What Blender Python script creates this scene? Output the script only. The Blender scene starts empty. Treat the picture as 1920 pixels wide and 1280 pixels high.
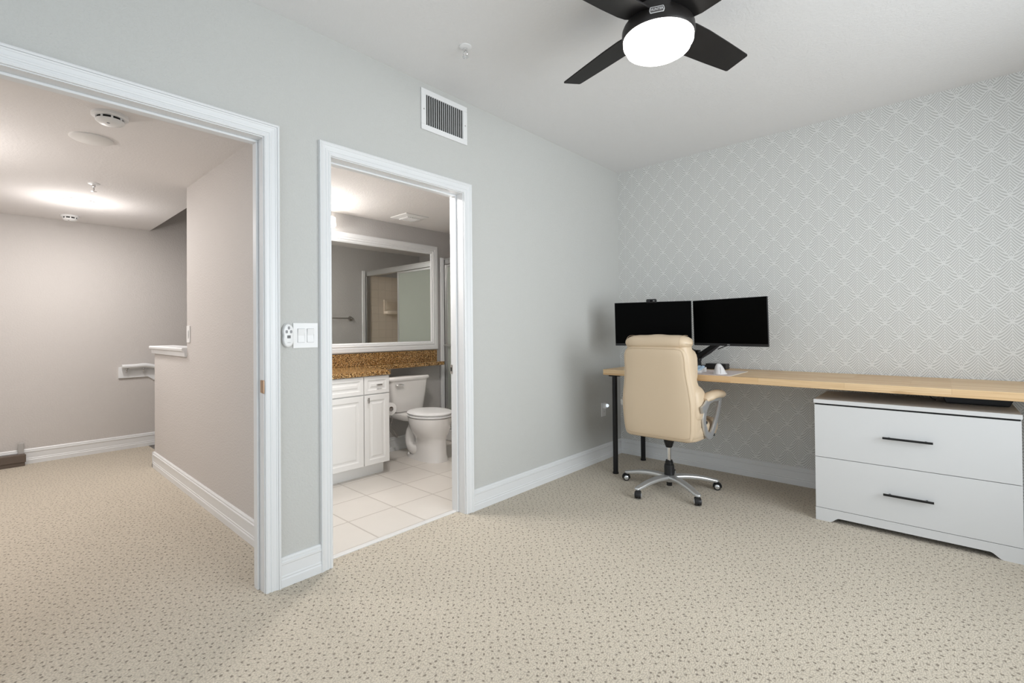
import bpy, bmesh, math, random
from math import sin, cos, pi, radians, atan2, sqrt
from mathutils import Vector, Matrix
random.seed(7)
S = bpy.context.scene
COL = S.collection

# ------------------------------------------------------------------ camera
cam_d = bpy.data.cameras.new('camera'); cam = bpy.data.objects.new('camera', cam_d); COL.objects.link(cam)
yaw, pitch, roll = 0.7336, 0.0099, -0.0093
f_ = Vector((-sin(yaw)*cos(pitch), cos(yaw)*cos(pitch), sin(pitch)))
r_ = Vector((cos(yaw), sin(yaw), 0)); u_ = r_.cross(f_)
r2 = cos(roll)*r_ + sin(roll)*u_; u2 = -sin(roll)*r_ + cos(roll)*u_
M = Matrix((r2, u2, -f_)).transposed().to_4x4(); M.translation = Vector((2.3134, -4.1217, 1.1963))
cam.matrix_world = M
cam_d.sensor_width = 36; cam_d.lens = 892.67/1920*36
cam_d.shift_y = -31.52/1920
cam_d.clip_start = 0.05; cam_d.clip_end = 100
S.camera = cam
# ------------------------------------------------------------------ view + world
S.view_settings.view_transform = 'Standard'; S.view_settings.look = 'None'
S.view_settings.exposure = 0.0; S.view_settings.gamma = 1; S.view_settings.use_curve_mapping = False
W = bpy.data.worlds.new('daylight_sky'); S.world = W; W.use_nodes = True
W.node_tree.nodes['Background'].inputs[0].default_value = (0.75, 0.88, 1.0, 1)
W.node_tree.nodes['Background'].inputs[1].default_value = 1.0

def area(name, loc, rot, sx, sy, power, col=(1, 1, 1), spread=180):
    l = bpy.data.lights.new(name, 'AREA'); l.shape = 'RECTANGLE'; l.size = sx; l.size_y = sy
    l.energy = power; l.color = col; l.spread = radians(spread)
    o = bpy.data.objects.new(name, l); COL.objects.link(o); o.location = loc; o.rotation_euler = rot
    return o
# daylight entering by the two windows (right wall and the wall behind the camera)
area('daylight_right_window', (3.80, -2.05, 1.40), (0, radians(90), 0), 1.6, 2.6, 57, (0.93, 0.975, 1.0), 135)
area('daylight_rear_window', (1.75, -5.20, 1.35), (radians(90), 0, 0), 2.6, 2.1, 13, (0.93, 0.975, 1.0))

# ------------------------------------------------------------------ materials
def newmat(name):
    m = bpy.data.materials.new(name); m.use_nodes = True
    nt = m.node_tree; b = nt.nodes['Principled BSDF']
    return m, nt, b
def plain(name, col, rough=.5, metal=0, spec=.5, coat=0, trans=0, emit=None, es=0, ior=1.45):
    m, nt, b = newmat(name)
    b.inputs['Base Color'].default_value = (*col, 1); b.inputs['Roughness'].default_value = rough
    b.inputs['Metallic'].default_value = metal; b.inputs['Specular IOR Level'].default_value = spec
    b.inputs['Coat Weight'].default_value = coat; b.inputs['Transmission Weight'].default_value = trans
    b.inputs['IOR'].default_value = ior
    if emit: b.inputs['Emission Color'].default_value = (*emit, 1); b.inputs['Emission Strength'].default_value = es
    return m
class G:
    "tiny node-graph helper"
    def __init__(s, nt): s.nt = nt
    def n(s, t, **kw):
        x = s.nt.nodes.new(t)
        for k, v in kw.items(): setattr(x, k, v)
        return x
    def put(s, sock, v):
        if isinstance(v, (int, float)): sock.default_value = v
        elif isinstance(v, tuple): sock.default_value = v if len(v) == len(sock.default_value) else (*v, 1)
        else: s.nt.links.new(v, sock)
    def m(s, op, a, b=None, c=None):
        x = s.n('ShaderNodeMath', operation=op)
        for i, v in enumerate((a, b, c)):
            if v is not None: s.put(x.inputs[i], v)
        return x.outputs[0]
    def pos(s, world=True):
        if world: return s.n('ShaderNodeNewGeometry').outputs['Position']
        return s.n('ShaderNodeTexCoord').outputs['Object']
    def sep(s, v): 
        x = s.n('ShaderNodeSeparateXYZ'); s.put(x.inputs[0], v); return x.outputs
    def comb(s, a, b, c):
        x = s.n('ShaderNodeCombineXYZ')
        for i, v in enumerate((a, b, c)): s.put(x.inputs[i], v)
        return x.outputs[0]
    def noise(s, v, scale, detail=2, rough=.5):
        x = s.n('ShaderNodeTexNoise'); s.put(x.inputs['Vector'], v)
        x.inputs['Scale'].default_value = scale; x.inputs['Detail'].default_value = detail; x.inputs['Roughness'].default_value = rough
        return x.outputs['Fac']
    def ramp(s, f, stops):
        x = s.n('ShaderNodeValToRGB'); s.put(x.inputs[0], f); e = x.color_ramp.elements
        e[0].position, e[0].color = stops[0][0], (*stops[0][1], 1)
        e[1].position, e[1].color = stops[-1][0], (*stops[-1][1], 1)
        for p, c in stops[1:-1]:
            q = e.new(p); q.color = (*c, 1)
        return x.outputs[0]
    def mix(s, f, a, b):
        x = s.n('ShaderNodeMix', data_type='RGBA'); s.put(x.inputs[0], f); s.put(x.inputs[6], a); s.put(x.inputs[7], b)
        return x.outputs[2]
    def maprange(s, v, a, b, c=0., d=1., smooth=True):
        x = s.n('ShaderNodeMapRange', interpolation_type='SMOOTHSTEP' if smooth else 'LINEAR')
        s.put(x.inputs[0], v); x.inputs[1].default_value = a; x.inputs[2].default_value = b
        x.inputs[3].default_value = c; x.inputs[4].default_value = d
        return x.outputs[0]
    def bump(s, h, dist, strength=1.):
        x = s.n('ShaderNodeBump'); s.put(x.inputs['Height'], h); x.inputs['Distance'].default_value = dist
        x.inputs['Strength'].default_value = strength
        return x.outputs[0]

def paint(name, col, bump=.0007, scale=90, rough=.75):
    m, nt, b = newmat(name); g = G(nt)
    b.inputs['Base Color'].default_value = (*col, 1); b.inputs['Roughness'].default_value = rough
    b.inputs['Specular IOR Level'].default_value = .3
    n = g.noise(g.pos(), scale, 3, .55)
    h = g.maprange(n, .42, .62)
    nt.links.new(g.bump(h, bump, .8), b.inputs['Normal'])
    return m
WALL = paint('grey_wall_paint', (.575, .577, .558))
HALL = paint('warm_grey_hall_paint', (.61, .58, .56), .0008, 80)
BCEIL = paint('bath_ceiling_paint', (.80, .78, .77), .0006, 75, .9)
HCEIL = paint('hall_ceiling_paint', (.80, .775, .765), .0004, 75, .9)
BATHW = paint('grey_bath_paint', (.53, .515, .505), .0009, 80)
CEIL = paint('ceiling_paint', (.80, .795, .795), .0006, 85, .85)
TRIM = plain('white_trim_paint', (.79, .80, .81), .34)
def wallpaper():
    m, nt, b = newmat('scallop_leaf_wallpaper'); g = G(nt)
    x, y, z = g.sep(g.pos())
    Wd, P = .0752, .1905
    t = g.m('DIVIDE', g.m('SUBTRACT', x, 2.104), Wd)
    u0 = g.m('FRACT', t); par = g.m('FRACT', g.m('MULTIPLY', g.m('FLOOR', t), .5))     # 0 or .5
    u1 = g.m('SUBTRACT', 1., u0)
    odd = g.m('GREATER_THAN', par, .25)
    # mirrored alternately so that every stem carries a symmetrical pair of half leaves
    u = g.m('ADD', g.m('MULTIPLY', u0, g.m('SUBTRACT', 1., odd)), g.m('MULTIPLY', u1, odd))
    w = g.m('SUBTRACT', 1., u)
    v = g.m('DIVIDE', g.m('SUBTRACT', z, 2.64), P)
    def hh(q):  # leaf outline, domed: flat at the stem, steep outside
        return g.m('MULTIPLY', g.m('POWER', g.m('MAXIMUM', q, 0.), 1.5), .5)
    def gg(q):  # drooping stroke: steep at the stem, flat outside
        r = g.m('SUBTRACT', 1., q)
        return g.m('MULTIPLY', g.m('SUBTRACT', 1., g.m('POWER', r, 2.)), .36)
    a = g.m('ADD', v, hh(u)); c = g.m('SUBTRACT', g.m('ADD', v, hh(w)), .5)
    inA = g.m('COMPARE', g.m('FLOOR', a), g.m('FLOOR', c), .1)
    def leaf(q, other, own, sh):
        s = g.m('ABSOLUTE', g.m('SUBTRACT', g.m('FRACT', g.m('MULTIPLY', g.m('ADD', g.m('ADD', v, sh), gg(q)), 10.)), .5))
        st = g.maprange(s, .19, .31, 1., 0.)
        e = g.maprange(g.m('PINGPONG', other, .5), .012, .036)
        e = g.m('MULTIPLY', e, g.maprange(g.m('PINGPONG', own, .5), .012, .036))
        return g.m('MULTIPLY', g.m('MULTIPLY', st, e), g.maprange(q, .0, .022))
    lA = g.m('MULTIPLY', leaf(u, c, a, 0.), inA); lB = g.m('MULTIPLY', leaf(w, a, c, .5), g.m('SUBTRACT', 1., inA))
    st = g.m('ADD', lA, lB)
    col = g.mix(st, (.79, .79, .775), (.545, .545, .53))
    nt.links.new(col, b.inputs['Base Color'])
    nt.links.new(g.maprange(st, 0., 1., .42, .6, False), b.inputs['Roughness'])
    nt.links.new(g.bump(st, -.0006, .5), b.inputs['Normal'])
    return m
PAPER = wallpaper()
def carpet():
    m, nt, b = newmat('beige_loop_carpet'); g = G(nt)
    x, y, z = g.sep(g.pos())
    n1 = g.noise(g.pos(), 9, 2); 
    vx = g.comb(g.m('MULTIPLY', g.m('ADD', x, y), 22.), g.m('MULTIPLY', g.m('SUBTRACT', x, y), 22.), 0.)
    vo = g.n('ShaderNodeTexVoronoi', voronoi_dimensions='2D'); g.put(vo.inputs['Vector'], vx)
    vo.inputs['Scale'].default_value = 1.; vo.inputs['Randomness'].default_value = .62
    d = g.m('ADD', vo.outputs['Distance'], g.m('MULTIPLY', g.m('SUBTRACT', g.noise(g.pos(), 110, 2), .5), .50))
    pit = g.maprange(d, .05, .19, 1., 0.)
    # loop rows
    lp = g.n('ShaderNodeTexVoronoi', voronoi_dimensions='2D'); g.put(lp.inputs['Vector'], g.comb(g.m('MULTIPLY', x, 165.), g.m('MULTIPLY', y, 125.), 0.))
    lp.inputs['Scale'].default_value = 1.
    loop = g.maprange(lp.outputs['Distance'], .15, .8, 1., 0.)
    base = g.mix(g.noise(g.pos(), 2.2, 2), (.675, .605, .50), (.62, .55, .45))
    base = g.mix(g.maprange(loop, 0., 1., .52, 0., False), base, (.33, .29, .235))
    col = g.mix(g.m('MULTIPLY', pit, .74), base, (.17, .135, .10))
    nt.links.new(col, b.inputs['Base Color']); b.inputs['Roughness'].default_value = .95
    b.inputs['Specular IOR Level'].default_value = .1; b.inputs['Sheen Weight'].default_value = .15
    h = g.m('SUBTRACT', g.m('MULTIPLY', loop, .35), pit)
    nt.links.new(g.bump(h, .006, .7), b.inputs['Normal'])
    return m
CARPET = carpet()
def tile(name, ax, size, off, col, grout, gw, rough=.3, vary=.06, bump=.002):
    m, nt, b = newmat(name); g = G(nt)
    p = g.sep(g.pos()); A, B = p[ax[0]], p[ax[1]]
    ta = g.m('DIVIDE', g.m('SUBTRACT', A, off[0]), size[0]); tb = g.m('DIVIDE', g.m('SUBTRACT', B, off[1]), size[1])
    da = g.m('MULTIPLY', g.m('PINGPONG', ta, .5), size[0]); db = g.m('MULTIPLY', g.m('PINGPONG', tb, .5), size[1])
    d = g.m('MINIMUM', da, db)
    gr = g.maprange(d, gw*.4, gw*.75, 1., 0.)
    wn = g.n('ShaderNodeTexWhiteNoise', noise_dimensions='2D'); g.put(wn.inputs['Vector'], g.comb(g.m('FLOOR', ta), g.m('FLOOR', tb), 0.))
    k = g.m('ADD', g.m('MULTIPLY', wn.outputs['Value'], .5), g.m('MULTIPLY', g.noise(g.pos(), 7, 4), .5))
    c2 = tuple(c*(1-vary*2) for c in col)
    c = g.mix(gr, g.mix(k, col, c2), grout)
    nt.links.new(c, b.inputs['Base Color']); b.inputs['Roughness'].default_value = rough
    nt.links.new(g.bump(gr, -bump, .6), b.inputs['Normal'])
    return m
FTILE = tile('cream_floor_tile', (0, 1), (.345, .333), (-.112, -2.262), (.78, .735, .68), (.55, .50, .45), .008, .35)
STILE_YZ = tile('beige_shower_tile_side', (1, 2), (.108, .108), (0, .02), (.80, .71, .60), (.70, .62, .52), .004, .25, .02)
STILE_XZ = tile('beige_shower_tile_end', (0, 2), (.108, .108), (0, .02), (.80, .71, .60), (.70, .62, .52), .004, .25, .02)
def wood():
    m, nt, b = newmat('pine_butcher_block'); g = G(nt)
    x, y, z = g.sep(g.pos())
    yy = g.m('ADD', y, g.m('MULTIPLY', z, 1.0))
    br = g.n('ShaderNodeTexBrick'); g.put(br.inputs['Vector'], g.comb(x, yy, 0.))
    br.offset = .37; br.squash = 1.0
    br.inputs['Scale'].default_value = 1.; br.inputs['Brick Width'].default_value = .47; br.inputs['Row Height'].default_value = .043
    br.inputs['Mortar Size'].default_value = .0006; br.inputs['Bias'].default_value = 0.
    br.inputs['Color1'].default_value = (.82, .61, .37, 1); br.inputs['Color2'].default_value = (.65, .40, .185, 1)
    br.inputs['Mortar'].default_value = (.52, .34, .17, 1)
    gr = g.noise(g.comb(g.m('MULTIPLY', x, 3.5), g.m('MULTIPLY', yy, 90.), 0.), 1., 3, .6)
    kn = g.noise(g.comb(g.m('MULTIPLY', x, 4.), g.m('MULTIPLY', yy, 14.), 5.), 1., 1)
    c = g.mix(g.maprange(gr, .35, .75, 0., .40), br.outputs['Color'], (.55, .34, .16))
    c = g.mix(g.maprange(kn, .68, .76, 0., .5), c, (.45, .25, .10))
    nt.links.new(c, b.inputs['Base Color']); b.inputs['Roughness'].default_value = .38
    return m
WOOD = wood()
def granite():
    m, nt, b = newmat('golden_granite'); g = G(nt)
    n = g.noise(g.pos(), 210, 4, .7); v = g.n('ShaderNodeTexVoronoi'); g.put(v.inputs['Vector'], g.pos()); v.inputs['Scale'].default_value = 200
    k = g.m('ADD', g.m('MULTIPLY', n, .7), g.m('MULTIPLY', g.sep(v.outputs['Color'])[0], .3))
    c = g.ramp(k, [(.36, (.012, .008, .006)), (.44, (.09, .045, .018)), (.50, (.33, .155, .045)), (.58, (.55, .32, .11)), (.70, (.78, .60, .34))])
    nt.links.new(c, b.inputs['Base Color']); b.inputs['Roughness'].default_value = .12
    return m
GRANITE = granite()
def leather():
    m, nt, b = newmat('cream_leather'); g = G(nt)
    v = g.n('ShaderNodeTexVoronoi'); g.put(v.inputs['Vector'], g.pos(False)); v.inputs['Scale'].default_value = 400
    c = g.mix(g.noise(g.pos(False), 6, 2), (.72, .575, .41), (.69, .545, .385))
    nt.links.new(c, b.inputs['Base Color']); b.inputs['Roughness'].default_value = .42
    nt.links.new(g.bump(v.outputs['Distance'], .0004, .4), b.inputs['Normal'])
    return m
LEATHER = leather()
PIPING = plain('tan_seam_thread', (.52, .39, .26), .6)
SILVER = plain('brushed_silver_plastic', (.68, .69, .70), .30, .7)
CHROME = plain('chrome', (.75, .75, .75), .12, 1)
NICKEL = plain('brushed_nickel', (.52, .50, .48), .3, 1)
BLACKPL = plain('black_plastic', (.012, .012, .013), .4)
BLACKMET = plain('black_powder_coated_metal', (.010, .010, .011), .35, .2)
SCREEN = plain('black_screen', (.0008, .0008, .0008), .5, spec=.06)
BEZEL = plain('dark_grey_bezel', (.018, .018, .020), .45)
FANBLADE = plain('matte_black_fan_blade', (.012, .011, .011), .5, spec=.35)
FANMET = plain('matte_dark_bronze_metal', (.024, .021, .020), .42, .3)
WHITEPL = plain('white_plastic', (.83, .83, .83), .35)
CABW = plain('white_laminate', (.73, .735, .74), .38)
VANW = plain('white_thermofoil', (.85, .84, .82), .35)
PORC = plain('white_porcelain', (.86, .84, .82), .08, coat=.6)
GAP = plain('dark_gap', (.02, .02, .02), .9)
MIRROR = plain('mirror_silver', (.86, .88, .86), .0, 1)
ALU = plain('satin_aluminium', (.66, .66, .65), .3, .9)
MATM = plain('pale_pink_desk_mat', (.68, .585, .555), .6)
MARBLE = plain('white_marble', (.78, .77, .76), .2)
BROWN = plain('dark_brown_wood', (.13, .10, .08), .5)
BRASS = plain('worn_brass', (.52, .36, .24), .4, .7)
BULB = plain('lit_glass_bowl', (1, 1, 1), .3, emit=(1, .965, .91), es=11)
LEDM = plain('lit_led_lens', (1, 1, 1), .3, emit=(1, .97, .93), es=20)
SHADEM = plain('lit_vanity_shade', (1, 1, 1), .3, emit=(1, .92, .82), es=6)
WHITEMARK = plain('white_print', (.75, .75, .75), .4)
GREYMARK = plain('grey_print', (.30, .30, .31), .5)
PAPERM = plain('white_tissue', (.86, .84, .82), .9)
def frosted():
    m, nt, b = newmat('frosted_shower_glass'); g = G(nt)
    b.inputs['Base Color'].default_value = (.60, .64, .58, 1); b.inputs['Roughness'].default_value = .45
    b.inputs['Transmission Weight'].default_value = .45; b.inputs['IOR'].default_value = 1.2
    v = g.noise(g.pos(), 160, 2)
    nt.links.new(g.bump(v, .002, .6), b.inputs['Normal'])
    return m
FROST = frosted()
def pane():
    m, nt, b = newmat('clear_window_glass'); nt.nodes.remove(b); g = G(nt)
    t = g.n('ShaderNodeBsdfTransparent'); gl = g.n('ShaderNodeBsdfGlossy'); gl.inputs['Roughness'].default_value = 0
    x = g.n('ShaderNodeMixShader'); x.inputs[0].default_value = .06
    nt.links.new(t.outputs[0], x.inputs[1]); nt.links.new(gl.outputs[0], x.inputs[2])
    nt.links.new(x.outputs[0], nt.nodes['Material Output'].inputs[0])
    return m
PANE = pane()

# ------------------------------------------------------------------ mesh helpers
def B(): return bmesh.new()
def face(bm, vs):
    try: return bm.faces.new(vs)
    except ValueError: return None
def box(bm, x0, x1, y0, y1, z0, z1):
    v = [bm.verts.new((x, y, z)) for x in (x0, x1) for y in (y0, y1) for z in (z0, z1)]
    for q in ((0, 1, 3, 2), (4, 6, 7, 5), (0, 4, 5, 1), (2, 3, 7, 6), (0, 2, 6, 4), (1, 5, 7, 3)): face(bm, [v[i] for i in q])
    return bm
def loft(bm, rings, closed=True, cap=True):
    R = [[bm.verts.new(p) for p in r] for r in rings]
    n = len(R[0])
    for a, b_ in zip(R, R[1:]):
        for i in range(n if closed else n-1):
            j = (i+1) % n; face(bm, [a[i], a[j], b_[j], b_[i]])
    if cap and closed: face(bm, list(reversed(R[0]))); face(bm, R[-1])
    return bm
def frame(t, up=None):
    t = Vector(t).normalized(); up = Vector(up) if up else (Vector((0, 0, 1)) if abs(t.z) < .95 else Vector((1, 0, 0)))
    s = t.cross(up).normalized(); return s, s.cross(t).normalized()
def tube(bm, pts, r, n=12, ry=None, up=None, cap=True, sq=False):
    "round (or flattened: ry) tube through pts; r, ry may be lists"
    pts = [Vector(p) for p in pts]; k = len(pts); rings = []
    rr = r if isinstance(r, (list, tuple)) else [r]*k
    r2_ = ry if isinstance(ry, (list, tuple)) else [ry if ry else a for a in rr] if ry else rr
    for i, p in enumerate(pts):
        t = (pts[min(i+1, k-1)] - pts[max(i-1, 0)])
        s, u = frame(t, up)
        ring = []
        for j in range(n):
            a = 2*pi*j/n; c_, s_ = cos(a), sin(a)
            if sq: c_ = math.copysign(abs(c_)**.5, c_); s_ = math.copysign(abs(s_)**.5, s_)
            ring.append(p + s*rr[i]*c_ + u*r2_[i]*s_)
        rings.append(ring)
    return loft(bm, rings, True, cap)
def cyl(bm, p0, p1, r, r1=None, n=24): return tube(bm, [p0, p1], [r, r if r1 is None else r1], n)
def lathe(bm, prof, c=(0, 0, 0), n=48, axis='z'):
    rings = []
    for r, h in prof:
        ring = []
        for j in range(n):
            a = 2*pi*j/n; x, y = max(r, .0002)*cos(a), max(r, .0002)*sin(a)
            q = {'z': (x, y, h), 'x': (h, x, y), 'y': (x, h, y)}[axis]
            ring.append((c[0]+q[0], c[1]+q[1], c[2]+q[2]))
        rings.append(ring)
    return loft(bm, rings)
def spline(pts, n=6):
    "Catmull-Rom through pts"
    P = [Vector(p) for p in pts]; P = [P[0]*2-P[1]] + P + [P[-1]*2-P[-2]]; out = []
    for i in range(1, len(P)-2):
        for j in range(n):
            t = j/n; a, b_, c, d = P[i-1:i+3]
            out.append(.5*((2*b_)+(c-a)*t+(2*a-5*b_+4*c-d)*t*t+(3*b_-a-3*c+d)*t**3))
    return out + [P[-2]]
def superell(bm, c, h, e=(.4, .4), nu=20, nv=36):
    sp = lambda v, k: math.copysign(abs(v)**k, v)
    rings = []
    for i in range(1, nu):
        p = -pi/2 + pi*i/nu
        rings.append([(c[0]+h[0]*sp(cos(p), e[0])*sp(cos(2*pi*j/nv), e[1]), c[1]+h[1]*sp(cos(p), e[0])*sp(sin(2*pi*j/nv), e[1]), c[2]+h[2]*sp(sin(p), e[0])) for j in range(nv)])
    return loft(bm, rings)
def prism(bm, poly, a0, a1, axis):
    "polygon (2-D) extruded along an axis; poly coordinates are the two other axes in order"
    def P(q, a): return {'x': (a, q[0], q[1]), 'y': (q[0], a, q[1]), 'z': (q[0], q[1], a)}[axis]
    return loft(bm, [[P(q, a0) for q in poly], [P(q, a1) for q in poly]])
def obj(name, bm, mat, parent=None, smooth=False, bevel=0, sub=0, label=None):
    bmesh.ops.recalc_face_normals(bm, faces=bm.faces[:])
    me = bpy.data.meshes.new(name); bm.to_mesh(me); bm.free()
    o = bpy.data.objects.new(name, me); COL.objects.link(o); me.materials.append(mat)
    if smooth:
        for p in me.polygons: p.use_smooth = True
        e = o.modifiers.new('split', 'EDGE_SPLIT'); e.split_angle = radians(smooth if smooth > 1 else 40)
    if bevel:
        b = o.modifiers.new('bevel', 'BEVEL'); b.width = bevel; b.segments = 2; b.limit_method = 'ANGLE'; b.angle_limit = radians(40)
    if sub:
        s = o.modifiers.new('sub', 'SUBSURF'); s.levels = sub; s.render_levels = sub
    if parent:
        o.parent = parent
        o.matrix_parent_inverse = parent.matrix_world.inverted() if parent.get('_w') else Matrix()
    if label: o['label'] = label
    return o
def tag(o, label=None, cat=None, group=None, kind=None):
    for k, v in (('label', label), ('category', cat), ('group', group), ('kind', kind)):
        if v: o[k] = v
    return o
def empty(name, loc, label=None, cat=None, group=None, rz=0):
    o = bpy.data.objects.new(name, None); COL.objects.link(o); o.location = loc; o.rotation_euler = (0, 0, rz); o.empty_display_size = .05
    tag(o, label, cat, group); return o
def struct(name, bm, mat, **k):
    o = obj(name, bm, mat, **k); o['kind'] = 'structure'; return o
def text_mesh(name, s, size, mat, parent, M, extrude=.0006):
    cu = bpy.data.curves.new(name, 'FONT'); cu.body = s; cu.size = size; cu.extrude = extrude; cu.align_x = 'CENTER'; cu.align_y = 'CENTER'
    t = bpy.data.objects.new(name+'_tmp', cu); COL.objects.link(t)
    dg = bpy.context.evaluated_depsgraph_get(); me = bpy.data.meshes.new_from_object(t.evaluated_get(dg))
    bpy.data.objects.remove(t); me.transform(M); me.materials.clear(); me.materials.append(mat)
    o = bpy.data.objects.new(name, me); COL.objects.link(o); o.parent = parent; return o

# ------------------------------------------------------------------ setting
H, HC, BC = 2.70, 2.285, 2.272
XR, YB = 3.62, -5.02                      # right wall, wall behind the camera
D1 = (-4.19, -3.262, 2.092)               # hall doorway y0, y1, top
D2 = (-2.932, -2.028, 2.088)              # bathroom doorway
bm = B()
box(bm, -.07, XR, YB, 0, -.1, 0); box(bm, -3.97, -.07, YB, -3.10, -.1, 0); box(bm, -3.97, -2.90, -3.10, -2.95, -.1, 0)
struct('floor', bm, CARPET)
bm = B(); box(bm, -1.87, -.105, -2.98, .15, -.1, .002); struct('floor_bathroom', bm, FTILE)
bm = B(); box(bm, -.105, -.07, D2[0]-.02, D2[1]+.02, -.1, .006); struct('trim_1', bm, MARBLE, bevel=.002)['label'] = 'white marble threshold strip'
bm = B(); box(bm, -.12, XR+.12, YB-.12, 0.12, H, H+.1); struct('ceiling', bm, CEIL)
bm = B(); box(bm, -4.10, -.12, YB, -2.935, HC, H); struct('ceiling_hall', bm, HCEIL)
bm = B(); box(bm, -1.87, -.12, -2.935, .27, BC, H); struct('ceiling_bathroom', bm, BCEIL)
bm = B(); box(bm, -4.10, -1.87, -2.935, .27, H, H+.1); struct('ceiling_stair', bm, CEIL)
# left wall with two doorways
bm = B()
box(bm, -.12, 0, YB-.12, D1[0]-.015, 0, H); box(bm, -.12, 0, D1[1]+.015, D2[0]-.015, 0, H); box(bm, -.12, 0, D2[1]+.015, .27, 0, H)
box(bm, -.12, 0, D1[0]-.015, D1[1]+.015, D1[2]+.015, H); box(bm, -.12, 0, D2[0]-.015, D2[1]+.015, D2[2]+.015, H)
struct('wall_left', bm, WALL)
bm = B(); box(bm, 0, XR+.12, 0, .12, 0, H); struct('wall_front', bm, PAPER)
# right wall with window
bm = B(); wy0, wy1, wz0, wz1 = -3.40, -.70, .62, 2.25
box(bm, XR, XR+.12, YB-.12, wy0, 0, H); box(bm, XR, XR+.12, wy1, 0, 0, H); box(bm, XR, XR+.12, wy0, wy1, 0, wz0); box(bm, XR, XR+.12, wy0, wy1, wz1, H)
struct('wall_right', bm, WALL)
bm = B(); vx0, vx1, vz0, vz1 = .40, 3.10, .25, 2.40
box(bm, 0, vx0, YB-.12, YB, 0, H); box(bm, vx1, XR, YB-.12, YB, 0, H); box(bm, vx0, vx1, YB-.12, YB, 0, vz0); box(bm, vx0, vx1, YB-.12, YB, vz1, H)
struct('wall_back', bm, WALL)
def window(name, axis, a0, a1, z0, z1, c):
    bm = B(); t = .045
    def bb(p0, p1, q0, q1, d0=.03, d1=.08):
        if axis == 'x': box(bm, c+d0, c+d1, p0, p1, q0, q1)
        else: box(bm, p0, p1, c-d1, c-d0, q0, q1)
    bb(a0, a1, z0, z0+t); bb(a0, a1, z1-t, z1); bb(a0, a0+t, z0+t, z1-t); bb(a1-t, a1, z0+t, z1-t); m_ = (a0+a1)/2; bb(m_-.025, m_+.025, z0+t, z1-t)
    w = struct(name, bm, TRIM)
    for q0, q1 in ((a0+t, m_-.025), (m_+.025, a1-t)):
        bm = B()
        if axis == 'x': box(bm, c+.05, c+.056, q0, q1, z0+t, z1-t)
        else: box(bm, q0, q1, c-.056, c-.05, z0+t, z1-t)
        obj('window_pane', bm, PANE, w)
window('window_1', 'x', wy0, wy1, wz0, wz1, XR)
window('window_2', 'y', vx0, vx1, vz0, vz1, YB)
# hall: partition with a low end, far wall, stairwell
bm = B(); box(bm, -1.895, -.12, -3.10, -2.98, 0, HC)
prism(bm, [(-2.91, -1.6), (-1.895, -1.6), (-1.895, 1.055), (-2.91, 1.055)], -3.10, -2.98, 'y')
struct('wall_hall', bm, HALL)
bm = B(); box(bm, -4.10, -3.96, YB, .27, -2.4, H+.1); struct('wall_far', bm, HALL)
bm = B(); box(bm, -3.96, -.12, YB-.12, YB, 0, H); struct('wall_hall_back', bm, HALL)
bm = B(); box(bm, -3.96, -1.87, .15, .27, -2.4, H); struct('wall_stair_end', bm, HALL)
# steps going down behind the low wall
bm = B()
for i in range(11): box(bm, -3.96, -1.9, -2.95+.25*i, -2.70+.25*i, -2.4, -.18*(i+1))
struct('floor_stairs', bm, CARPET)
# bathroom walls
bm = B(); box(bm, -1.87, -1.75, -2.98, .27, -2.4, BC); struct('wall_mirror_side', bm, BATHW)
bm = B(); box(bm, -1.75, -.12, .15, .27, 0, BC); struct('wall_bath_end', bm, BATHW)
bm = B(); box(bm, -.128, -.12, D2[1]+.10, .15, 0, BC); box(bm, -1.75, -.128, -2.98, -2.972, 0, BC); struct('wall_bath_inner', bm, BATHW)

# casings and door frames
def casing_mesh(bm, y0, y1, zt, w, xs, sgn):
    "U-shaped fluted casing; profile (distance from opening, thickness)"
    prof = [(0, 0), (0, .011), (.006, .014), (.012, .014), (.014, .011), (.020, .011), (.022, .014), (.028, .015), (.030, .0125), (.045, .0145), (.047, .017), (.053, .018), (.055, .0145), (w-.010, .019), (w-.004, .022), (w, .020), (w, 0)]
    def ring(f): return [f(t, d) for t, d in prof]
    rings = [ring(lambda t, d: (xs+sgn*d, y0-t, 0)), ring(lambda t, d: (xs+sgn*d, y0-t, zt+t)), ring(lambda t, d: (xs+sgn*d, y1+t, zt+t)), ring(lambda t, d: (xs+sgn*d, y1+t, 0))]
    loft(bm, rings)
def doorframe(name, D, w, label, stop):
    y0, y1, zt = D
    bm = B()   # jamb lining
    for a, b_ in ((y0-.015, y0), (y1, y1+.015)): box(bm, -.122, .001, a, b_, 0, zt+.015)
    box(bm, -.122, .001, y0, y1, zt, zt+.015)
    d = struct(name, bm, TRIM); d['label'] = label
    bm = B(); casing_mesh(bm, y0-.004, y1+.004, zt+.004, w, 0, 1); obj('casing', bm, TRIM, d)
    bm = B(); casing_mesh(bm, y0-.004, y1+.004, zt+.004, w, -.12, -1); obj('casing', bm, TRIM, d)
    bm = B(); s0, s1 = stop
    box(bm, s0, s1, y0, y0+.011, 0, zt-.011); box(bm, s0, s1, y1-.011, y1, 0, zt-.011); box(bm, s0, s1, y0, y1, zt-.011, zt); obj('door_stop', bm, TRIM, d, bevel=.003)
    return d
d1 = doorframe('door_1', D1, .064, 'white fluted frame of the wide hall doorway', (-.092, -.052))
d2 = doorframe('door_2', D2, .062, 'white fluted frame of the bathroom doorway', (-.10, -.06))
bm = B(); prism(bm, [(-.034, .915), (.004, .912), (.006, .918), (.006, .968), (.004, .974), (-.034, .972)], D1[1]-.0018, D1[1]+.001, 'y'); obj('strike_plate', bm, BRASS, d1, label='worn brass strike plate')
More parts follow.
